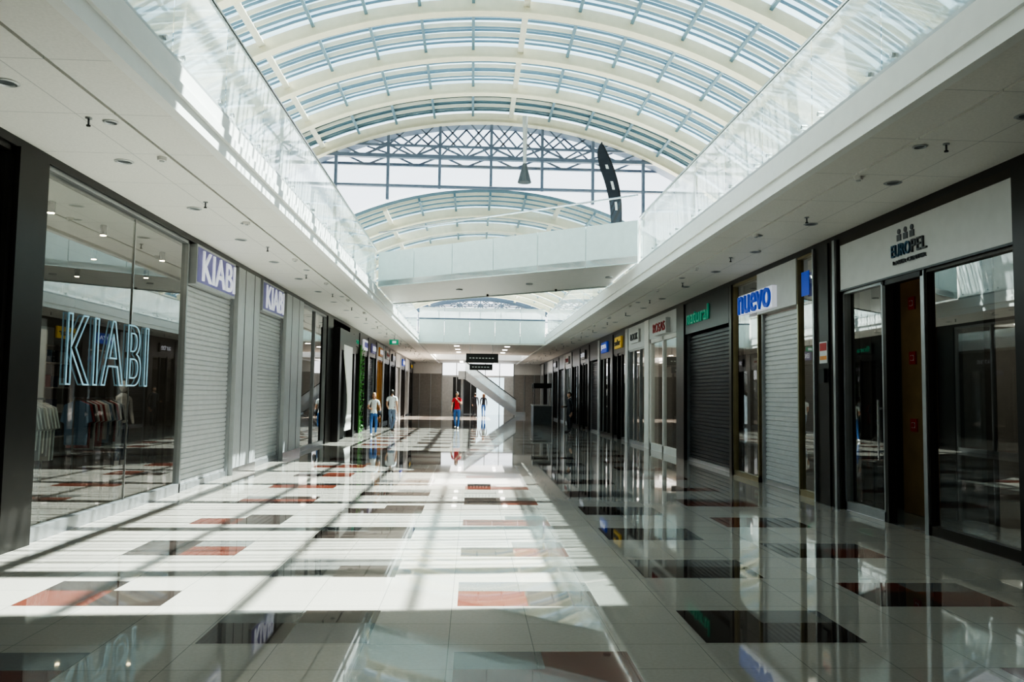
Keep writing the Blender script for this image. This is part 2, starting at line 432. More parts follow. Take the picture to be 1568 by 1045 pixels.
mb.box(-2.4, 3.4, Y1, Y1+.2, 2.95, 3.1, 'pnl'); mb.box(-2.4, -1.5, Y1, Y1+.2, 0, 2.95, 'intl'); mb.box(2.6, 3.4, Y1, Y1+.2, 0, 2.95, 'intl')
mb.box(-1.5, .4, Y1+.1, Y1+.2, 0, 2.95, 'intd')
for x in (-2.4, -1.25, -.1, 1.05, 2.2, 3.34): mb.box(x, x+.06, Y1-.02, Y1+.1, 0.0, ZC, 'alu')
for x in (-4.2, -3.3, 4.2, 5.0): mb.box(x, x+.06, Y1-.03, Y1, 0.0, 3.2, 'alu')
mb.poly([(-2.4, Y1+.1, 3.1), (3.4, Y1+.1, 3.1), (3.4, Y1+.1, ZC), (-2.4, Y1+.1, ZC)], 'clear')
mb.poly([(.4, Y1+.1, 0), (2.6, Y1+.1, 0), (2.6, Y1+.1, 2.95), (.4, Y1+.1, 2.95)], 'roofg')  # glazed doorway added to let daylight streak the far floor
mb.finish('wall_end')

# downlights, sprinklers
mb = MB()
def ring(x, y, z, r):
    n = 18
    for j in range(n):
        a, b = 2*math.pi*j/n, 2*math.pi*(j+1)/n
        for (ra, za, rb, zb, m) in ((r, z-.004, r*.8, z-.012, 'alul'), (r*.8, z-.012, r*.62, z+.0, 'alu')):
            mb.poly([(x+ra*math.cos(a), y+ra*math.sin(a), za), (x+ra*math.cos(b), y+ra*math.sin(b), za), (x+rb*math.cos(b), y+rb*math.sin(b), zb), (x+rb*math.cos(a), y+rb*math.sin(a), zb)], m)
    mb.poly([(x+r*.62*math.cos(2*math.pi*j/n), y+r*.62*math.sin(2*math.pi*j/n), z-.003) for j in range(n)], 'grey')
for j in range(-1, 27):
    y = 6.5+2.2*j
    for x in (XL+.72, XR-.72): ring(x, y, ZC-.001, .10)
    if j % 2 == 0:
        for x in (XL+1.15, XR-1.15): ring(x, y+.9, ZC-.001, .07)
mb.finish('recessed_downlights', smooth=True)
mb = MB()
for j in range(-1, 18):
    y = 7.3+3.2*j
    for x in (XL+1.0, XR-.95):
        mb.cyl((x, y, ZC-.075), (x, y, ZC), .009, 'grey', 8); mb.cyl((x, y, ZC-.012), (x, y, ZC), .03, 'alu', 12)
        mb.cyl((x, y, ZC-.082), (x, y, ZC-.07), .02, 'black', 8)
    for x in (XL+1.2, XR-1.22):
        mb.cyl((x, y+1.2, ZC-.04), (x, y+1.2, ZC), .045, 'white', 14, .05); mb.cyl((x, y+1.2, ZC-.05), (x, y+1.2, ZC-.04), .025, 'alul', 12)
mb.finish('ceiling_sprinklers')

# ------------------------------------------------------------------ upper level
def zv(lat, apex, R): return apex-(R-math.sqrt(max(0, R*R-lat*lat)))
AP1, R1, H1 = 10.0, 12.0, 7.0
AP2, R2, H2 = 7.75, 10.0, 5.2
YG, YE = 23.4, 50.0
mb = MB()
for s in (-1, 1):
    mb.box(CX+s*H1, CX+s*(H1+.2), Y0, YG, ZF, zv(H1, AP1, R1)+.05, 'white')
    mb.box(CX+s*H2, CX+s*(H2+.2), YG+.1, YE, ZF, zv(H2, AP2, R2)+.05, 'white')
    mb.box(CX+s*H2, CX+s*(H1+.2), YG, YG+.1, ZF, 6.3, 'white')
    for y in range(-4, 22, 4):
        mb.box(CX+s*(H1-.03), CX+s*H1, y+.4, y+3.6, ZF+.05, ZF+2.2, 'pnl')
mb.finish('wall_upper')

def vault(name, ap, R, hw, y0, y1, sp, npur, ysolid=None, rim=None, endbay=False):
    mb = MB(); am = math.asin(hw/R); cz = ap-R; n = 40
    ya = y0
    if ysolid:
        mb.arc(CX, ap, R, hw, y0, ysolid, .05, .25, 'white'); ya = ysolid  # unseen opaque stretch added overhead to shade the floor near the camera
    for j in range(n):
        a, b = -am+2*am*j/n, -am+2*am*(j+1)/n; r = R+.06
        mb.poly([(CX+r*math.sin(a), ya, cz+r*math.cos(a)), (CX+r*math.sin(b), ya, cz+r*math.cos(b)), (CX+r*math.sin(b), y1, cz+r*math.cos(b)), (CX+r*math.sin(a), y1, cz+r*math.cos(a))], 'roofg')
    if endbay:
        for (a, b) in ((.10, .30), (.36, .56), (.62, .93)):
            mb.arc(CX, ap, R, hw, y1-sp*b, y1-sp*a, .07, .10, 'louv')  # dark strips added over the end bay to make its glass look shaded
    k = 0; y = y1
    while y > y0:
        mb.arc(CX, ap, R, hw, y-.07, y+.07, -.26, .0, 'cream' if (k or not rim) else rim)
        mb.arc(CX, ap, R, hw, y-.13, y+.13, -.29, -.26, 'cream' if (k or not rim) else rim)
        if y-sp > ya-1:
            for q in (.3, .52, .76):
                mb.arc(CX, ap, R, hw, y-sp*q-.025, y-sp*q+.025, -.03, .05, 'creamd')
            for q in (.12, .22, .38, .44, .62, .68, .86, .92):
                mb.arc(CX, ap, R, hw, y-sp*q-.012, y-sp*q+.012, 0, .05, 'blueg', 24)
        y -= sp; k += 1
    for j in range(npur+1):
        a = -am+2*am*j/npur; big = (j % 5 == 2)
        rad = Vector((math.sin(a), 0, math.cos(a))); c = Vector((CX, 0, cz))+rad*(R-.04)
        wd, hh = (.13, .18) if big else (.065, .12)
        mb.bar((c.x, ya, c.z), (c.x, y1, c.z), wd, hh, 'blueg' if not big else 'creamd', up=rad)
    return mb.finish(name)
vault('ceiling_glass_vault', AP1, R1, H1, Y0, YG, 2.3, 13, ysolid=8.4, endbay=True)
vault('ceiling_lower_glass_vault', AP2, R2, H2, YG+.6, YE, 2.4, 10, rim='truss')

def gable(name, y, ap, R, hw, zlow, zb, zh, step, dep=1.0, glassmat='clear'):
    mb = MB()
    n = 30
    pts = [(CX-hw+2*hw*j/n) for j in range(n+1)]
    for j in range(n):
        a, b = pts[j], pts[j+1]
        mb.poly([(a, y+.05, zlow(a-CX)), (b, y+.05, zlow(b-CX)), (b, y+.05, zv(b-CX, ap, R)), (a, y+.05, zv(a-CX, ap, R))], glassmat)
    k = int(hw/step)
    lats = [i*step for i in range(-k, k+1)]
    for l in lats:
        z0_, z1_ = zlow(l), zv(l, ap, R)
        if z1_-z0_ > .1: mb.box(CX+l-.04, CX+l+.04, y-.05, y+.08, z0_, z1_, 'truss')
    def hbar(z, t, m='truss'):
        if ap-z <= 0: return
        l = min(hw, math.sqrt(max(0, R*R-(z-(ap-R))**2)))
        mb.box(CX-l, CX+l, y-.06, y+.1, z-t/2, z+t/2, m)
    for z in zh: hbar(z, .06)
    hbar(zb, .10)
    for yy in (y, y+dep):
        lz = math.sqrt(max(0, R*R-(zb-(ap-R))**2)); lz = min(lz, hw)
        st = step/2; m_ = int(lz/st)
        mb.box(CX-lz, CX+lz, yy-.04, yy+.04, zb+.30, zb+.36, 'truss')
        mb.box(CX-lz, CX+lz, yy-.05, yy+.05, zb-.02, zb+.06, 'truss')
        for i in range(-m_, m_):
            a, b = i*st, (i+1)*st
            za, zb2 = zv(a, ap, R)-.1, zv(b, ap, R)-.1
            if i % 2: mb.bar((CX+a, yy, zb), (CX+b, yy, zb+.34), .05, .05, 'truss')
            else: mb.bar((CX+a, yy, zb+.34), (CX+b, yy, zb), .05, .05, 'truss')
            if min(za, zb2) > zb+.55:
                mb.bar((CX+a, yy, zb+.34), (CX+b, yy, zb2), .045, .045, 'truss'); mb.bar((CX+a, yy, za), (CX+b, yy, zb+.34), .045, .045, 'truss')
    mb.arc(CX, ap, R, hw, y-.1, y+dep, -.10, .02, 'truss')
    return mb.finish(name)
gable('window_1', YG+.15, AP1, R1, H1, lambda l: (zv(l, AP2, R2)+.1 if abs(l) < H2 else 6.3), 8.68, (7.78,), 1.54)
gable('window_2', YE, AP2, R2, H2, lambda l: 4.5, 6.9, (6.2, 5.4), 1.3)

# glass balustrades
for s, e, nm in ((-1, AL, 'l'), (1, AR, 'r')):
    mb = MB(); x = e+s*.05
    segs = [(-2.0, 16.9 if s > 0 else 21.7), (20.9 if s > 0 else 26.0, 38.5)]
    for (a, b) in segs:
        n = max(1, round((b-a)/1.5)); d = (b-a)/n
        for i in range(n):
            p, q = a+i*d+.008, a+(i+1)*d-.008
            mb.poly([(x, p, ZF+.005), (x, q, ZF+.005), (x, q, 5.46), (x, p, 5.46)], 'bal')
            for yy in (p+.2, q-.2): mb.cyl((x-s*.03, yy, ZF+.12), (x+s*.03, yy, ZF+.12), .025, 'steel', 10)
        mb.box(x-.03, x+.03, a, b, ZF+.001, ZF+.05, 'alul')
        mb.cyl((x, a, 5.48), (x, b, 5.48), .025, 'steel', 10)
    mb.finish('glass_balustrade')
mb = MB()
n = 5; d = (AR-AL)/n
for i in range(n):
    a, b = AL+i*d+.01, AL+(i+1)*d-.01
    mb.box(a, b, 38.57, 38.61, ZC+.02, 5.20, 'panel'); mb.poly([(a, 38.6, 5.26), (b, 38.6, 5.26), (b, 38.6, 5.75), (a, 38.6, 5.75)], 'bal')
mb.box(AL, AR, 38.55, 38.61, 5.20, 5.27, 'truss'); mb.cyl((AL, 38.6, 5.77), (AR, 38.6, 5.77), .025, 'steel')
mb.finish('end_balustrade')

# diagonal foot bridge
mb = MB()
A_, B_, C_, D_ = Vector((AL, 21.7, 0)), Vector((AR, 16.9, 0)), Vector((AR, 20.9, 0)), Vector((AL, 26.0, 0))
mb.prism([A_, B_, C_, D_], 4.50, 4.64, 'fascia')
nrm = Vector((-(B_-A_).y, (B_-A_).x, 0)).normalized()
def para(p, q, off):
    n = 6
    for i in range(n):
        a = p.lerp(q, i/n+.0008); b = p.lerp(q, (i+1)/n-.0008)
        mb.prism([a, b, b+off*.05, a+off*.05], 4.48, 5.42, 'panel')
        m1, m2 = a+off*.025, b+off*.025
        mb.poly([(m1.x, m1.y, 5.42), (m2.x, m2.y, 5.42), (m2.x, m2.y, 5.95), (m1.x, m1.y, 5.95)], 'clear')
    mb.prism([p+off*.05, q+off*.05, q+off*.12, p+off*.12], 4.5, 5.4, 'fascia')
    mb.cyl((p.x, p.y, 5.97), (q.x, q.y, 5.97), .022, 'steel')
para(A_, B_, nrm); para(D_, C_, -nrm)
br = mb.finish('footbridge')
mb = MB()
for t in (.2, .5, .8):
    c = A_.lerp(B_, t)+nrm*1.6; mb.cyl((c.x, c.y, 4.47), (c.x, c.y, 4.50), .09, 'alu', 16)
    c = A_.lerp(B_, t)+nrm*2.9; mb.cyl((c.x, c.y, 4.44), (c.x, c.y, 4.50), .03, 'black', 10)
mb.finish('downlights', parent=br)

# feather banner on the bridge
mb = MB()
bx, by = 3.30, 18.4
prof = [(0, .08), (.08, .20), (.2, .24), (.4, .27), (.6, .31), (.75, .34), (.87, .30), (.95, .18), (1, .03)]
def wd(t):
    for (a, wa), (b, wb) in zip(prof, prof[1:]):
        if t <= b: return wa+(wb-wa)*(t-a)/(b-a)
    return .03
pl = []; pr = []
for i in range(25):
    t = i/24; z = 5.2+t*2.35
    xr = bx+.16-.46*max(0, t-.30)**2.0*2.0
    pr.append((xr, by, z)); pl.append((xr-wd(t), by+.05*math.sin(t*5), z+(.0 if t < .8 else (t-.8)*.3)))
for i in range(24):
    mb.poly([pl[i], pr[i], pr[i+1], pl[i+1]], M['navy'])
    mb.cyl(pr[i], pr[i+1], .014, 'black', 8)
for (a, b) in ((4, 5), (8, 10), (13, 15), (18, 19)):
    for i in range(a, b):
        q = lambda P, R_, f: Vector(P).lerp(Vector(R_), f)+Vector((0, -.008, 0))
        mb.poly([q(pl[i], pr[i], .45), q(pl[i], pr[i], .65), q(pl[i+1], pr[i+1], .65), q(pl[i+1], pr[i+1], .45)], 'pnl')
mb.cyl((bx+.16, by, 4.66), pr[0], .016, 'black', 8)
mb.cyl((bx+.1, by, 4.64), (bx+.1, by, 4.67), .1, 'black', 16)
mb.finish('feather_banner', parent=br)

# pendant lamp
mb = MB(); lx, ly = 1.42, 22.6
mb.cyl((lx, ly, 8.25), (lx, ly, 9.66), .05, 'alul', 10, .08)
mb.cyl((lx, ly, 8.12), (lx, ly, 8.27), .10, 'grey', 14, .06); mb.cyl((lx, ly, 7.72), (lx, ly, 8.13), .20, 'grey', 18, .09)
mb.finish('pendant_lamp')

# ------------------------------------------------------------------ shop fronts
def glazed(mb, sd, y0, y1, z0, z1, n, fr, fw=.06, kick=.12, d=.06, gm='glass'):
    mb.sb(sd, d-.05, d+.05, y0, y1, z0, z0+kick, fr); mb.sb(sd, d-.05, d+.05, y0, y1, z1-fw, z1, fr)
    for i in range(n+1):
        y = y0+(y1-y0)*i/n
        yy0 = y if i == 0 else (y-fw if i == n else y-fw/2)
        mb.sb(sd, d-.05, d+.05, yy0, yy0+fw, z0, z1, fr)
    w = (XL if sd < 0 else XR)+sd*d
    mb.poly([(w, y0, z0+kick), (w, y1, z0+kick), (w, y1, z1-fw), (w, y0, z1-fw)], gm)
def shutter(mb, sd, y0, y1, z0, z1, m, d=.10, sl=.085):
    w = XL if sd < 0 else XR; z = z0; pr = []
    while z < z1-1e-3:
        for (q, dd) in ((0, .018), (.15, 0), (.75, 0), (.9, .018)):
            if z+q*sl <= z1: pr.append((w+sd*(d+dd), z+q*sl))
        z += sl
    for a, b in zip(pr, pr[1:]): mb.poly([(a[0], y0, a[1]), (a[0], y1, a[1]), (b[0], y1, b[1]), (b[0], y0, b[1])], m)
    mb.sb(sd, d-.03, d+.04, y0, y1, z0, z0+.09, 'alu')
    for y in (y0, y1-.07): mb.sb(sd, d-.05, d+.05, y, y+.07, z0, z1, 'alu')
def pillar(mb, sd, y0, y1, m, z1=3.98, d=-.03, band=True):
    mb.sb(sd, d, .28, y0, y1, 0, z1, m)
    if band:
        for f in (.3, .72):
            y = y0+(y1-y0)*f; mb.sb(sd, d-.004, d+.01, y-.012, y+.012, 0, z1, 'black')
        mb.sb(sd, d-.012, d, y0, y1, 0, .14, 'steel')

for sd, nm in ((-1, 'trim_1'), (1, 'trim_2')):
    mb = MB(); mb.sb(sd, -.02, .30, Y0, Y1, 3.98, ZC, 'black'); mb.finish(nm)

for sd, L in ((-1, (8.4, 19.9, 25.6, 30.0, 35.2, 41, 47, 53, 59)), (1, (7.6, 12.5, 16.6, 20.6, 25.0, 30.0, 35.2, 41, 47, 53, 59))):
    for y in L:
        mb = MB(); mb.sb(sd, .32, 5.2, y, y+.12, 0, ZC, 'int'); mb.finish('wall_partition')

mb = MB(); glazed(mb, -1, -5.9, 7.95, 0, 3.98, 5, 'black'); pillar(mb, -1, 7.95, 8.49, 'black', 3.98, -.05, False); mb.finish('storefront')
mb = MB(); glazed(mb, -1, 8.5, 12.85, 0, 3.98, 1, 'alu', .05, .14)
w = XL-.055
mb.box(w-.004, w+.01, 10.9, 10.915, .14, 3.9, 'steel')
shutter(mb, -1, 12.9, 15.45, 0, 3.98, 'shut'); pillar(mb, -1, 15.45, 17.0, 'alul')
shutter(mb, -1, 17.0, 19.45, 0, 3.98, 'shut'); pillar(mb, -1, 19.45, 21.38, 'alul')
cl = mb.finish('clothing_storefront')
text('KIABI', -1, .03, 9.2, 11.45, 1.64, 2.47, 'lampc', cl, outline=.009, name='window_lettering')
for (a, b) in ((13.0, 15.1), (17.1, 19.0)):
    mb = MB(); mb.sb(-1, -.06, .06, a, b, 3.32, 3.97, 'alul'); mb.sb(-1, -.065, -.06, a+.04, b-.04, 3.36, 3.93, 'purple')
    sg = mb.finish('shop_sign', parent=cl); text('KIABI', -1, -.075, a+.25, b-.08, 3.40, 3.90, 'signw', sg)
mb = MB(); glazed(mb, -1, 21.4, 25.0, 0, 3.98, 2, 'alu', .06); pillar(mb, -1, 25.0, 25.98, 'black', 3.98, -.03, False); mb.finish('storefront')
mb = MB()
mb.sb(-1, -.25, .3, 26.0, 26.4, 0, 3.7, 'black'); mb.sb(-1, -.25, .3, 29.2, 29.58, 0, 3.7, 'black'); mb.sb(-1, -.25, .3, 26.4, 29.2, 3.0, 3.7, 'black')
mb.sb(-1, -.02, .1, 26.4, 29.2, 0, 3.0, 'intd')
po = [(XL+.26, 28.7, .3)]+[(XL+.26, 27.3+.55*math.sin(i*.35+.2), .3+2.9*i/12) for i in range(13)]+[(XL+.26, 28.7, 3.2)]
mb.extr(po, (-.03, 0, 0), 'white'); mb.finish('entrance_portal')

def generic(sd, ya, yb, kind, fr, sign=None):
    mb = MB()
    pillar(mb, sd, yb-.45, yb, 'alul' if fr != 'black' else 'black', 3.98, -.04, False)
    y1 = yb-.45; top = 3.2
    if kind == 'glass':
        glazed(mb, sd, ya, y1, 0, top, 3, fr)
    elif kind == 'shut':
        shutter(mb, sd, ya, y1, 0, top, 'shut' if fr != 'black' else 'shutd')
    else:
        glazed(mb, sd, ya, ya+(y1-ya)*.38, 0, top, 1, fr); glazed(mb, sd, ya+(y1-ya)*.68, y1, 0, top, 1, fr)
        mb.sb(sd, .04, .1, ya, y1, top-.08, top, fr)
    mb.sb(sd, -.01, .25, ya, y1, top, 3.98, 'black' if fr in ('black', 'bronze') else 'pnl')
    ob = mb.finish('storefront')
    if sign:
        tx, c, bg = sign; L = y1-ya; a, b = ya+L*.25, ya+L*.75
        s = MB()
        s.sb(sd, -.08, -.01, a, b, top+.18, 3.80, bg); sg = s.finish('shop_sign', parent=ob)
        text(tx, sd, -.09, a+.1, b-.1, top+.28, 3.70, c, sg)
    return ob
y = 29.6
for w_, kd, fr, sg in ((2.9, 'door', 'black', ('flora', 'green', 'black')), (2.7, 'glass', 'black', ('OPTICA', 'purple', 'signw')), (2.9, 'shut', 'black', ('ENZO', 'signw', 'purple')),
                       (3.0, 'door', 'orange', ('MODA', 'signw', 'orange')), (3.2, 'glass', 'black', ('bijou', 'red', 'pnl')), (3.2, 'door', 'black', ('SPORT', 'signw', 'black')),
                       (3.4, 'shut', 'alu', None), (3.4, 'glass', 'black', ('casa', 'signw', 'blue')), (3.4, 'door', 'alu', None), (3.6, 'glass', 'black', ('CAFE', 'yellow', 'black'))):
    if y+w_ > 63.5: break
    generic(-1, y, y+w_, kd, fr, sg); y += w_
mb = MB()
for i in range(170):
    yy = 32.1+random.random()*.3; zz = .1+random.random()*3.3; x = XL+.08+random.random()*.12
    a = random.random()*6.28; l = .08+random.random()*.06
    u = Vector((.3*random.random(), math.cos(a), math.sin(a))).normalized()*l; v = Vector((.6, -math.sin(a)*.4, math.cos(a)*.4)).normalized()*l*.35
    p = Vector((x, yy, zz)); mb.poly([p, p+u*.5+v, p+u, p+u*.5-v], 'leaf')
mb.box(XL+.045, XL+.08, 32.06, 32.48, .0, 3.5, 'leaf'); mb.finish('plant_wall')

# RIGHT side
mb = MB(); glazed(mb, 1, -5.9, 7.2, 0, 3.98, 5, 'black'); pillar(mb, 1, 7.2, 7.68, 'black', 3.98, -.05, False); mb.finish('storefront')
mb = MB()
glazed(mb, 1, 7.7, 9.36, 0, 3.2, 1, 'bronze', .05, .12); glazed(mb, 1, 10.34, 11.5, 0, 3.2, 1, 'alu', .05, .12)
for y in (9.36, 10.26): mb.sb(1, -.01, .10, y-.02, y+.06, 0, 3.2, 'alu' if y < 10 else 'black')
mb.sb(1, -.01, .10, 9.36, 10.3, 3.12, 3.2, 'black')
mb.sb(1, -.02, .25, 7.7, 11.5, 3.2, 3.88, 'pnl'); mb.sb(1, -.03, .25, 7.7, 11.5, 3.88, 3.98, 'bronze')
mb.sb(1, -.03, .0, 7.7, 11.5, 3.19, 3.215, 'grey')
yy = 10.42
mb.cyl((XR-.04, yy, .8), (XR-.04, yy, 1.6), .014, 'steel'); mb.sb(1, -.04, .03, yy-.01, yy+.01, .9, .93, 'steel'); mb.sb(1, -.04, .03, yy-.01, yy+.01, 1.47, 1.5, 'steel')
ls = mb.finish('beauty_storefront')
text('EURO', 1, -.03, 10.02, 9.58, 3.44, 3.60, 'bluel', ls, name='shop_lettering'); text('PEL', 1, -.03, 9.55, 9.22, 3.44, 3.60, 'grey', ls, name='shop_lettering')
text('LASER CENTER', 1, -.03, 9.98, 9.24, 3.34, 3.39, 'grey', ls, name='shop_lettering')
mb = MB()
for i in range(3):
    y = 9.85-i*.15; mb.sb(1, -.03, -.02, y-.05, y+.05, 3.64, 3.72, 'grey'); mb.cyl((XR+.02, y, 3.76), (XR-.0+.03*-1, y, 3.76), .035, 'grey', 14)
mb.finish('shop_logo', parent=ls)
mb = MB(); mb.box(XR+.78, XR+.9, 10.6, 11.3, 0, 3.5, 'wood'); mb.box(XR+.9, XR+1.05, 9.6, 12.4, 0, 3.5, 'intd')
for z in (2.98, 2.2, 1.25):
    x, y = XR+.78, 10.98
    mb.box(x-.02, x, y-.08, y+.08, z-.09, z+.09, 'red'); mb.box(x-.024, x-.02, y-.04, y+.04, z-.04, z+.04, 'pnl'); mb.cyl((x-.024, y, z), (x-.03, y, z), .035, 'red', 16)
mb.finish('wood_partition_with_fire_alarms')
mb = MB(); pillar(mb, 1, 11.52, 12.33, 'bronze', 3.98, -.05, False)
mb.sb(1, -.075, -.05, 11.80, 12.12, 0, 3.98, 'black'); mb.sb(1, -.09, -.05, 11.55, 11.62, 0, 3.98, 'alu'); mb.sb(1, -.09, -.05, 12.28, 12.33, 0, 3.98, 'alu')
pn = mb.finish('shopfront_pillar')
mb = MB(); mb.sb(1, -.085, -.075, 11.83, 12.10, 2.15, 2.48, 'pnl'); mb.sb(1, -.088, -.085, 11.85, 12.08, 2.34, 2.46, 'red'); mb.sb(1, -.088, -.085, 11.85, 12.08, 2.2, 2.26, 'orange')
mb.sb(1, -.12, -.075, 11.87, 12.06, 1.85, 2.06, 'rubber'); mb.finish('notice_poster', parent=pn)
mb = MB(); glazed(mb, 1, 12.36, 13.15, 0, 3.98, 1, 'gold', .04, .1)
shutter(mb, 1, 13.2, 14.95, 0, 3.2, 'shut'); mb.sb(1, -.01, .2, 13.15, 15.0, 3.2, 3.98, 'pnl')
glazed(mb, 1, 15.0, 16.5, 0, 3.98, 1, 'gold', .05, .1); mb.sb(1, -.02, .1, 16.5, 16.65, 0, 3.98, 'bronze')
mb.sb(1, -.0, .01, 12.65, 12.95, 3.3, 3.7, 'blue')
so_ = mb.finish('storefront')
mb = MB(); mb.sb(1, -.10, -.01, 14.0, 15.8, 3.25, 3.64, 'signw'); sg = mb.finish('shop_sign', parent=so_); text('nuevo', 1, -.11, 15.75, 14.05, 3.26, 3.62, 'blue', sg, ext=.03)
mb = MB(); shutter(mb, 1, 16.7, 20.2, 0, 3.2, 'shutd'); mb.sb(1, -.01, .25, 16.7, 20.2, 3.2, 3.98, 'black'); pillar(mb, 1, 20.2, 20.95, 'bronze', 3.98, -.04, False)
st = mb.finish('storefront'); text('natural', 1, -.03, 19.9, 18.1, 3.42, 3.78, 'green', st, ext=.02, name='shop_lettering')
mb = MB(); mb.sb(1, -.015, .25, 21.0, 24.3, 3.35, 3.98, 'pnl'); glazed(mb, 1, 21.0, 24.3, 0, 3.35, 2, 'white', .12, .2); pillar(mb, 1, 24.3, 24.9, 'white', 3.98, -.04, False); ws = mb.finish('storefront')
mb = MB(); mb.sb(1, -.14, -.015, 21.7, 23.3, 3.38, 3.80, 'pnl'); sg = mb.finish('shop_sign', parent=ws); text('ROSAS', 1, -.15, 23.2, 21.8, 3.46, 3.72, 'red', sg)
y = 24.95
for w_, kd, fr, sg in ((3.1, 'glass', 'alu', ('LOOK', 'grey', 'pnl')), (3.0, 'door', 'black', ('solar', 'black', 'yellow')), (3.2, 'glass', 'bronze', ('JOYA', 'signw', 'blue')), (3.0, 'shut', 'black', None),
                       (3.2, 'door', 'black', ('arte', 'signw', 'black')), (3.2, 'glass', 'black', None), (3.3, 'glass', 'alu', ('VIDA', 'red', 'pnl')), (3.3, 'shut', 'black', None),
                       (3.4, 'glass', 'black', ('nova', 'signw', 'black')), (3.4, 'door', 'alu', None), (3.4, 'glass', 'black', None), (2.5, 'glass', 'alu', None)):
    if y+w_ > 63.8: break
    generic(1, y, y+w_, kd, fr, sg); y += w_

mb = MB(); mb.box(-.30, 1.30, 39.6, 39.75, 3.17, 3.62, 'black'); mb.box(-.12, 1.02, 39.6, 39.75, 2.80, 3.10, 'black')
for x in (-.1, 1.0): mb.cyl((x, 39.68, 2.8), (x, 39.68, ZC), .012, 'steel')
for i in range(8): mb.box(-.14+i*.16, -.04+i*.16, 39.59, 39.6, 3.37, 3.42, 'pnl')
for i in range(6): mb.box(.0+i*.15, .10+i*.15, 39.59, 39.6, 2.93, 2.97, 'pnl')
mb.finish('hanging_direction_sign')
mb = MB(); mb.box(-3.42, -3.05, 33.0, 33.04, 3.60, 3.80, 'green'); mb.cyl((-3.2, 33.02, 3.8), (-3.2, 33.02, ZC), .01, 'steel'); mb.box(-3.30, -3.14, 32.99, 33.0, 3.65, 3.75, 'signw'); mb.finish('exit_sign')
for (x, y) in ((3.9, 44), (4.1, 47.5)):
    mb = MB()
    mb.box(x-.5, x+.5, y-.4, y+.4, 0, 1.0, 'grey'); mb.box(x-.55, x+.55, y-.45, y+.45, 1.0, 1.05, 'alul')
    for q in (-.45, .45): mb.cyl((x+q, y, 1.05), (x+q, y, 2.2), .02, 'steel')
    mb.box(x-.5, x+.5, y-.1, y+.1, 2.0, 2.25, 'black')
    mb.finish('display_kiosk')

mb = MB()
def esc(ax, az, bx_, bz, y0, y1):
    for y in (y0, y1-.1):
        mb.hexa([(ax, y, az-.55), (bx_, y, bz-.35), (bx_, y+.1, bz-.35), (ax, y+.1, az-.55), (ax, y, az+.05), (bx_, y, bz+.2), (bx_, y+.1, bz+.2), (ax, y+.1, az+.05)], 'alul')
        mb.poly([(ax, y+.05, az+.05), (bx_, y+.05, bz+.2), (bx_, y+.05, bz+.85), (ax, y+.05, az+.75)], 'bal')
        mb.bar((ax, y+.05, az+.78), (bx_, y+.05, bz+.88), .07, .05, 'rubber')
    n = 20
    for i in range(n):
        t = i/n; x = ax+(bx_-ax)*t; z = az+(bz-az)*t
        mb.box(x, x+(bx_-ax)/n, y0+.1, y1-.1, z-.3, z+.0, 'grey')
esc(-.5, 3.25, 3.3, .36, 59.0, 60.4)
mb.box(3.3, 4.0, 59, 60.4, 0, .3, 'alul'); mb.box(-1.0, -.45, 59, 60.4, 2.7, 3.3, 'alul')
mb.cyl((-.7, 59.7, 0), (-.7, 59.7, 2.7), .12, 'alul', 14)
mb.finish('escalator')

GAR = [mat('garment_%d' % i, c, .8) for i, c in enumerate(((.6, .6, .6), (.75, .72, .68), (.06, .08, .14), (.35, .06, .06), (.12, .2, .3), (.65, .4, .35), (.03, .03, .03)))]
def rack(x, y, L, pal=None):
    mb = MB()
    for e in (-L/2, L/2):
        mb.cyl((x, y+e, 0), (x, y+e, 1.45), .018, 'steel'); mb.box(x-.25, x+.25, y+e-.02, y+e+.02, 0, .03, 'steel')
    mb.cyl((x, y-L/2, 1.45), (x, y+L/2, 1.45), .016, 'steel')
    n = int(L/.09)
    for i in range(n):
        yy = y-L/2+.08+i*.088; g = random.choice(pal or GAR); ln = random.uniform(.6, .85)
        s = [(-.04, 1.40), (-.20, 1.33), (-.26, 1.05), (-.19, 1.02), (-.18, 1.40-ln), (.18, 1.40-ln), (.19, 1.02), (.26, 1.05), (.20, 1.33), (.04, 1.40)]
        mb.extr([(x+a, yy, b) for a, b in s], (0, .035, 0), g)
    mb.finish('clothes_rack')
rack(-6.0, 10.9, 1.3, [GAR[0], GAR[1], GAR[0]])
for (x, y) in ((-7.1, 12.4), (-6.6, 14.4), (-7.8, 10.2), (-8.4, 12.6)): rack(x, y, 1.5)
rack(-6.2, 23.2, 1.6); rack(7.0, 22.6, 1.6); rack(7.0, 26.6, 1.6); rack(-6.2, 33, 1.6)
mb = MB()
for i in range(4):
    for k in range(4):
        y0_ = 8.8+i*2.6; z = .5+k*.55
        mb.box(XL-5.15, XL-4.75, y0_, y0_+2.3, z, z+.03, 'white')
        for q in range(7):
            g = random.choice(GAR); mb.box(XL-5.1, XL-4.8, y0_+.1+q*.31, y0_+.35+q*.31, z+.03, z+.13+random.random()*.2, g)
    mb.box(XL-5.2, XL-5.14, y0_, y0_+2.3, .1, 3.0, 'pnl')
mb.finish('garment_shelves')
mb = MB(); oy = .9; px = -8.0
mb.box(px-.05, px, 13.4+oy, 14.5+oy, 1.3, 2.7, 'white'); mb.ell((px+.01, 13.9+oy, 2.36), (.02, .12, .16), hb); mb.ell((px+.02, 13.9+oy, 2.33), (.02, .08, .11), sk1)
mb.extr([(px, 13.68+oy, 1.35), (px, 14.12+oy, 1.35), (px, 14.15+oy, 1.95), (px, 14.0+oy, 2.18), (px, 13.8+oy, 2.18), (px, 13.65+oy, 1.95)], (.012, 0, 0), tb)
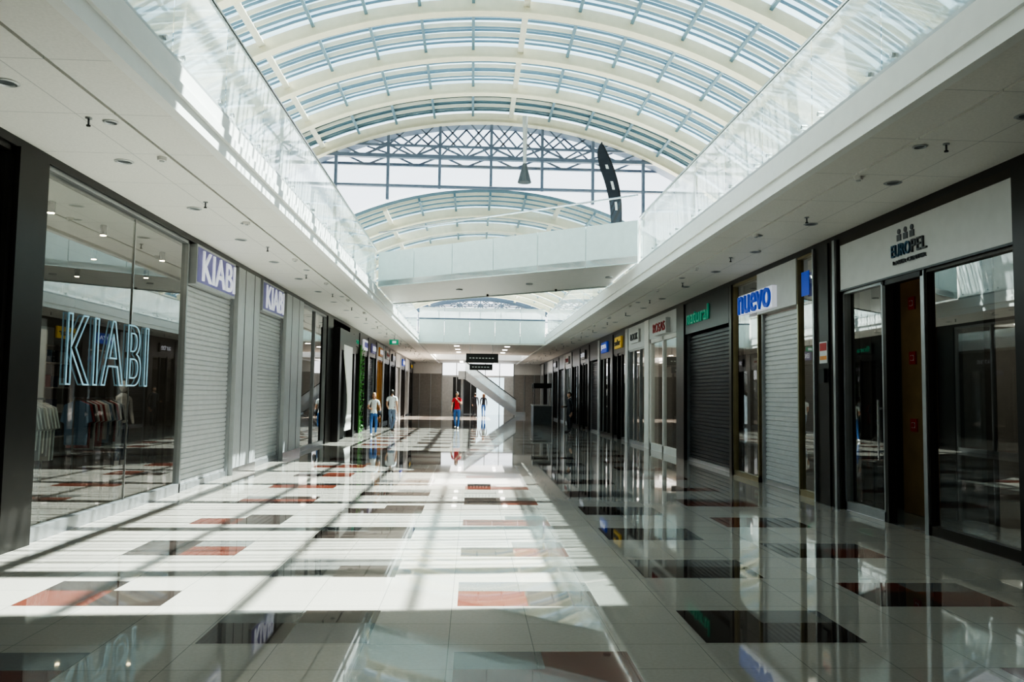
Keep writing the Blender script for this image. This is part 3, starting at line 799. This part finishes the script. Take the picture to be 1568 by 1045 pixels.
mb.box(px-.05, px, 13.45+oy, 13.49+oy, 0, 1.3, 'steel'); mb.box(px-.05, px, 14.4+oy, 14.44+oy, 0, 1.3, 'steel')
mb.finish('fashion_poster')
def mannequin(x, y, g1, g2):
    P = [(0, 0, .95), (0, 0, 1.12), (0, 0, 1.3), (0, 0, 1.46), (0, 0, 1.56), (-.18, 0, 1.42), (-.23, 0, 1.15), (-.2, -.1, .9), (.18, 0, 1.42), (.23, 0, 1.15), (.2, -.1, .9),
         (-.09, 0, .88), (-.1, -.03, .5), (-.1, 0, .08), (.09, 0, .88), (.1, .02, .5), (.1, .03, .08)]
    E = [(0, 1), (1, 2), (2, 3), (3, 4), (3, 5), (5, 6), (6, 7), (3, 8), (8, 9), (9, 10), (0, 11), (11, 12), (12, 13), (0, 14), (14, 15), (15, 16)]
    R = [(.14, .1), (.11, .085), (.14, .1), .06, .045, .055, .042, .03, .055, .042, .03, .09, .058, .04, .09, .058, .04]
    V, F = skin_eval(P, E, R, {0}); mb = MB(); mb.v = [tuple(v) for v in V]
    for f in F:
        c = sum((V[i] for i in f), Vector())/len(f)
        g = g1 if (c.z > .95 and c.z < 1.48 and abs(c.x) < .23) else (g2 if c.z < .95 and c.z > .2 and abs(c.x) < .17 else M['white'])
        mb.f.append(f); mb.m.append(mb.mi(g))
    mb.ell((0, -.01, 1.66), (.075, .09, .115), 'white', 16, 12); mb.cyl((0, 0, 0), (0, 0, .02), .2, 'steel', 20)
    ob = mb.finish('mannequin', smooth=True, loc=(x, y, 0)); ob.rotation_euler = (0, 0, math.radians(70))
mannequin(-6.9, 16.2, GAR[1], GAR[2]); mannequin(7.3, 15.6, GAR[0], GAR[6])
mb = MB()
for x in (-5.6, -6.8, -8.2):
    for y in (9.2, 10.7, 12.2, 14.5, 16.8): mb.cyl((x, y, 3.92), (x, y, ZC), .05, 'black', 12); mb.cyl((x, y, 3.91), (x, y, 3.925), .042, 'lamp', 12)
for x in (-6.2, 6.9):
    for y in (22.5, 24.3, 27.3, 32, 37, 43, 50, 56): mb.cyl((x, y, ZC-.03), (x, y, ZC-.001), .12, 'lampw', 14)
for y in (8.4, 10.5, 13.8, 15.6): mb.cyl((6.9, y, ZC-.03), (6.9, y, ZC-.001), .10, 'lampw', 14)
for y in (41, 44, 47, 60, 62):
    for x in (-.8, 1.8): mb.cyl((x, y, ZC-.02), (x, y, ZC-.001), .13, 'lampw', 14)
mb.finish('shop_spotlights')
def area(name, loc, sx, sy, p, col=(1, .93, .82)):
    l = bpy.data.lights.new(name, 'AREA'); l.shape = 'RECTANGLE'; l.size = sx; l.size_y = sy; l.energy = p; l.color = col
    o = bpy.data.objects.new(name, l); o.location = loc; scene.collection.objects.link(o)
area('ceiling_light_clothing_store', (-7, 12.5, 4.0), 3, 6, 100)  # added fills that brighten the left shops, on top of the modelled spots
area('ceiling_light_clothing_store', (-7, 23.4, 4.0), 3, 2.5, 40)
area('ceiling_light_shop', (8, 10.2, 4.0), 3, 3, 40)  # added fills that lift the right-hand shop interiors
area('ceiling_light_shop', (8, 14.6, 4.0), 3, 3, 50)
area('ceiling_light_shop', (8, 23.0, 4.0), 3, 3, 50)
area('ceiling_light_corridor_end', (.5, 60.8, 4.0), 4, 5, 120, (1, .97, .92))

# ------------------------------------------------------------------ world, sun, camera
w = bpy.data.worlds.new('World'); scene.world = w; w.use_nodes = True
nt = w.node_tree; bg = nt.nodes['Background']
tc = N(nt, 'ShaderNodeTexCoord'); sp = N(nt, 'ShaderNodeSeparateXYZ'); cr = N(nt, 'ShaderNodeValToRGB')
nt.links.new(tc.outputs['Generated'], sp.inputs[0]); nt.links.new(sp.outputs['Z'], cr.inputs['Fac'])
cr.color_ramp.elements[0].position = 0.0; cr.color_ramp.elements[0].color = (1.0, 1.0, 1.0, 1)
cr.color_ramp.elements[1].position = 0.9; cr.color_ramp.elements[1].color = (.44, .60, .76, 1)
e = cr.color_ramp.elements.new(.35); e.color = (.76, .84, .92, 1)
nt.links.new(cr.outputs['Color'], bg.inputs['Color']); bg.inputs['Strength'].default_value = 2.1
sun = bpy.data.lights.new('sun', 'SUN'); sun.energy = 34; sun.angle = math.radians(.6); sun.color = (1, .92, .83)
so = bpy.data.objects.new('sun', sun); scene.collection.objects.link(so)
dirv = Vector((-.52, -.25, -1)).normalized(); so.rotation_euler = dirv.to_track_quat('-Z', 'Y').to_euler()

cam = bpy.data.cameras.new('camera'); cam.lens = 28; cam.sensor_width = 36; cam.clip_start = .05; cam.clip_end = 500
co = bpy.data.objects.new('camera', cam); scene.collection.objects.link(co); scene.camera = co
psi, th, roll = math.radians(2.85), math.radians(3.86), math.radians(0.8)
fw = Vector((math.sin(psi)*math.cos(th), math.cos(psi)*math.cos(th), math.sin(th)))
rt = Vector((math.cos(psi), -math.sin(psi), 0)); up = rt.cross(fw)
r2 = rt*math.cos(roll)+up*math.sin(roll); u2 = up*math.cos(roll)-rt*math.sin(roll)
mt = Matrix.Identity(4)
for i in range(3): mt[i][0] = r2[i]; mt[i][1] = u2[i]; mt[i][2] = -fw[i]
mt[2][3] = 1.6
co.matrix_world = mt
try:
    scene.view_settings.view_transform = 'AgX'; scene.view_settings.look = 'AgX - High Contrast'; scene.view_settings.exposure = 0.0
except Exception as ex: print(ex)
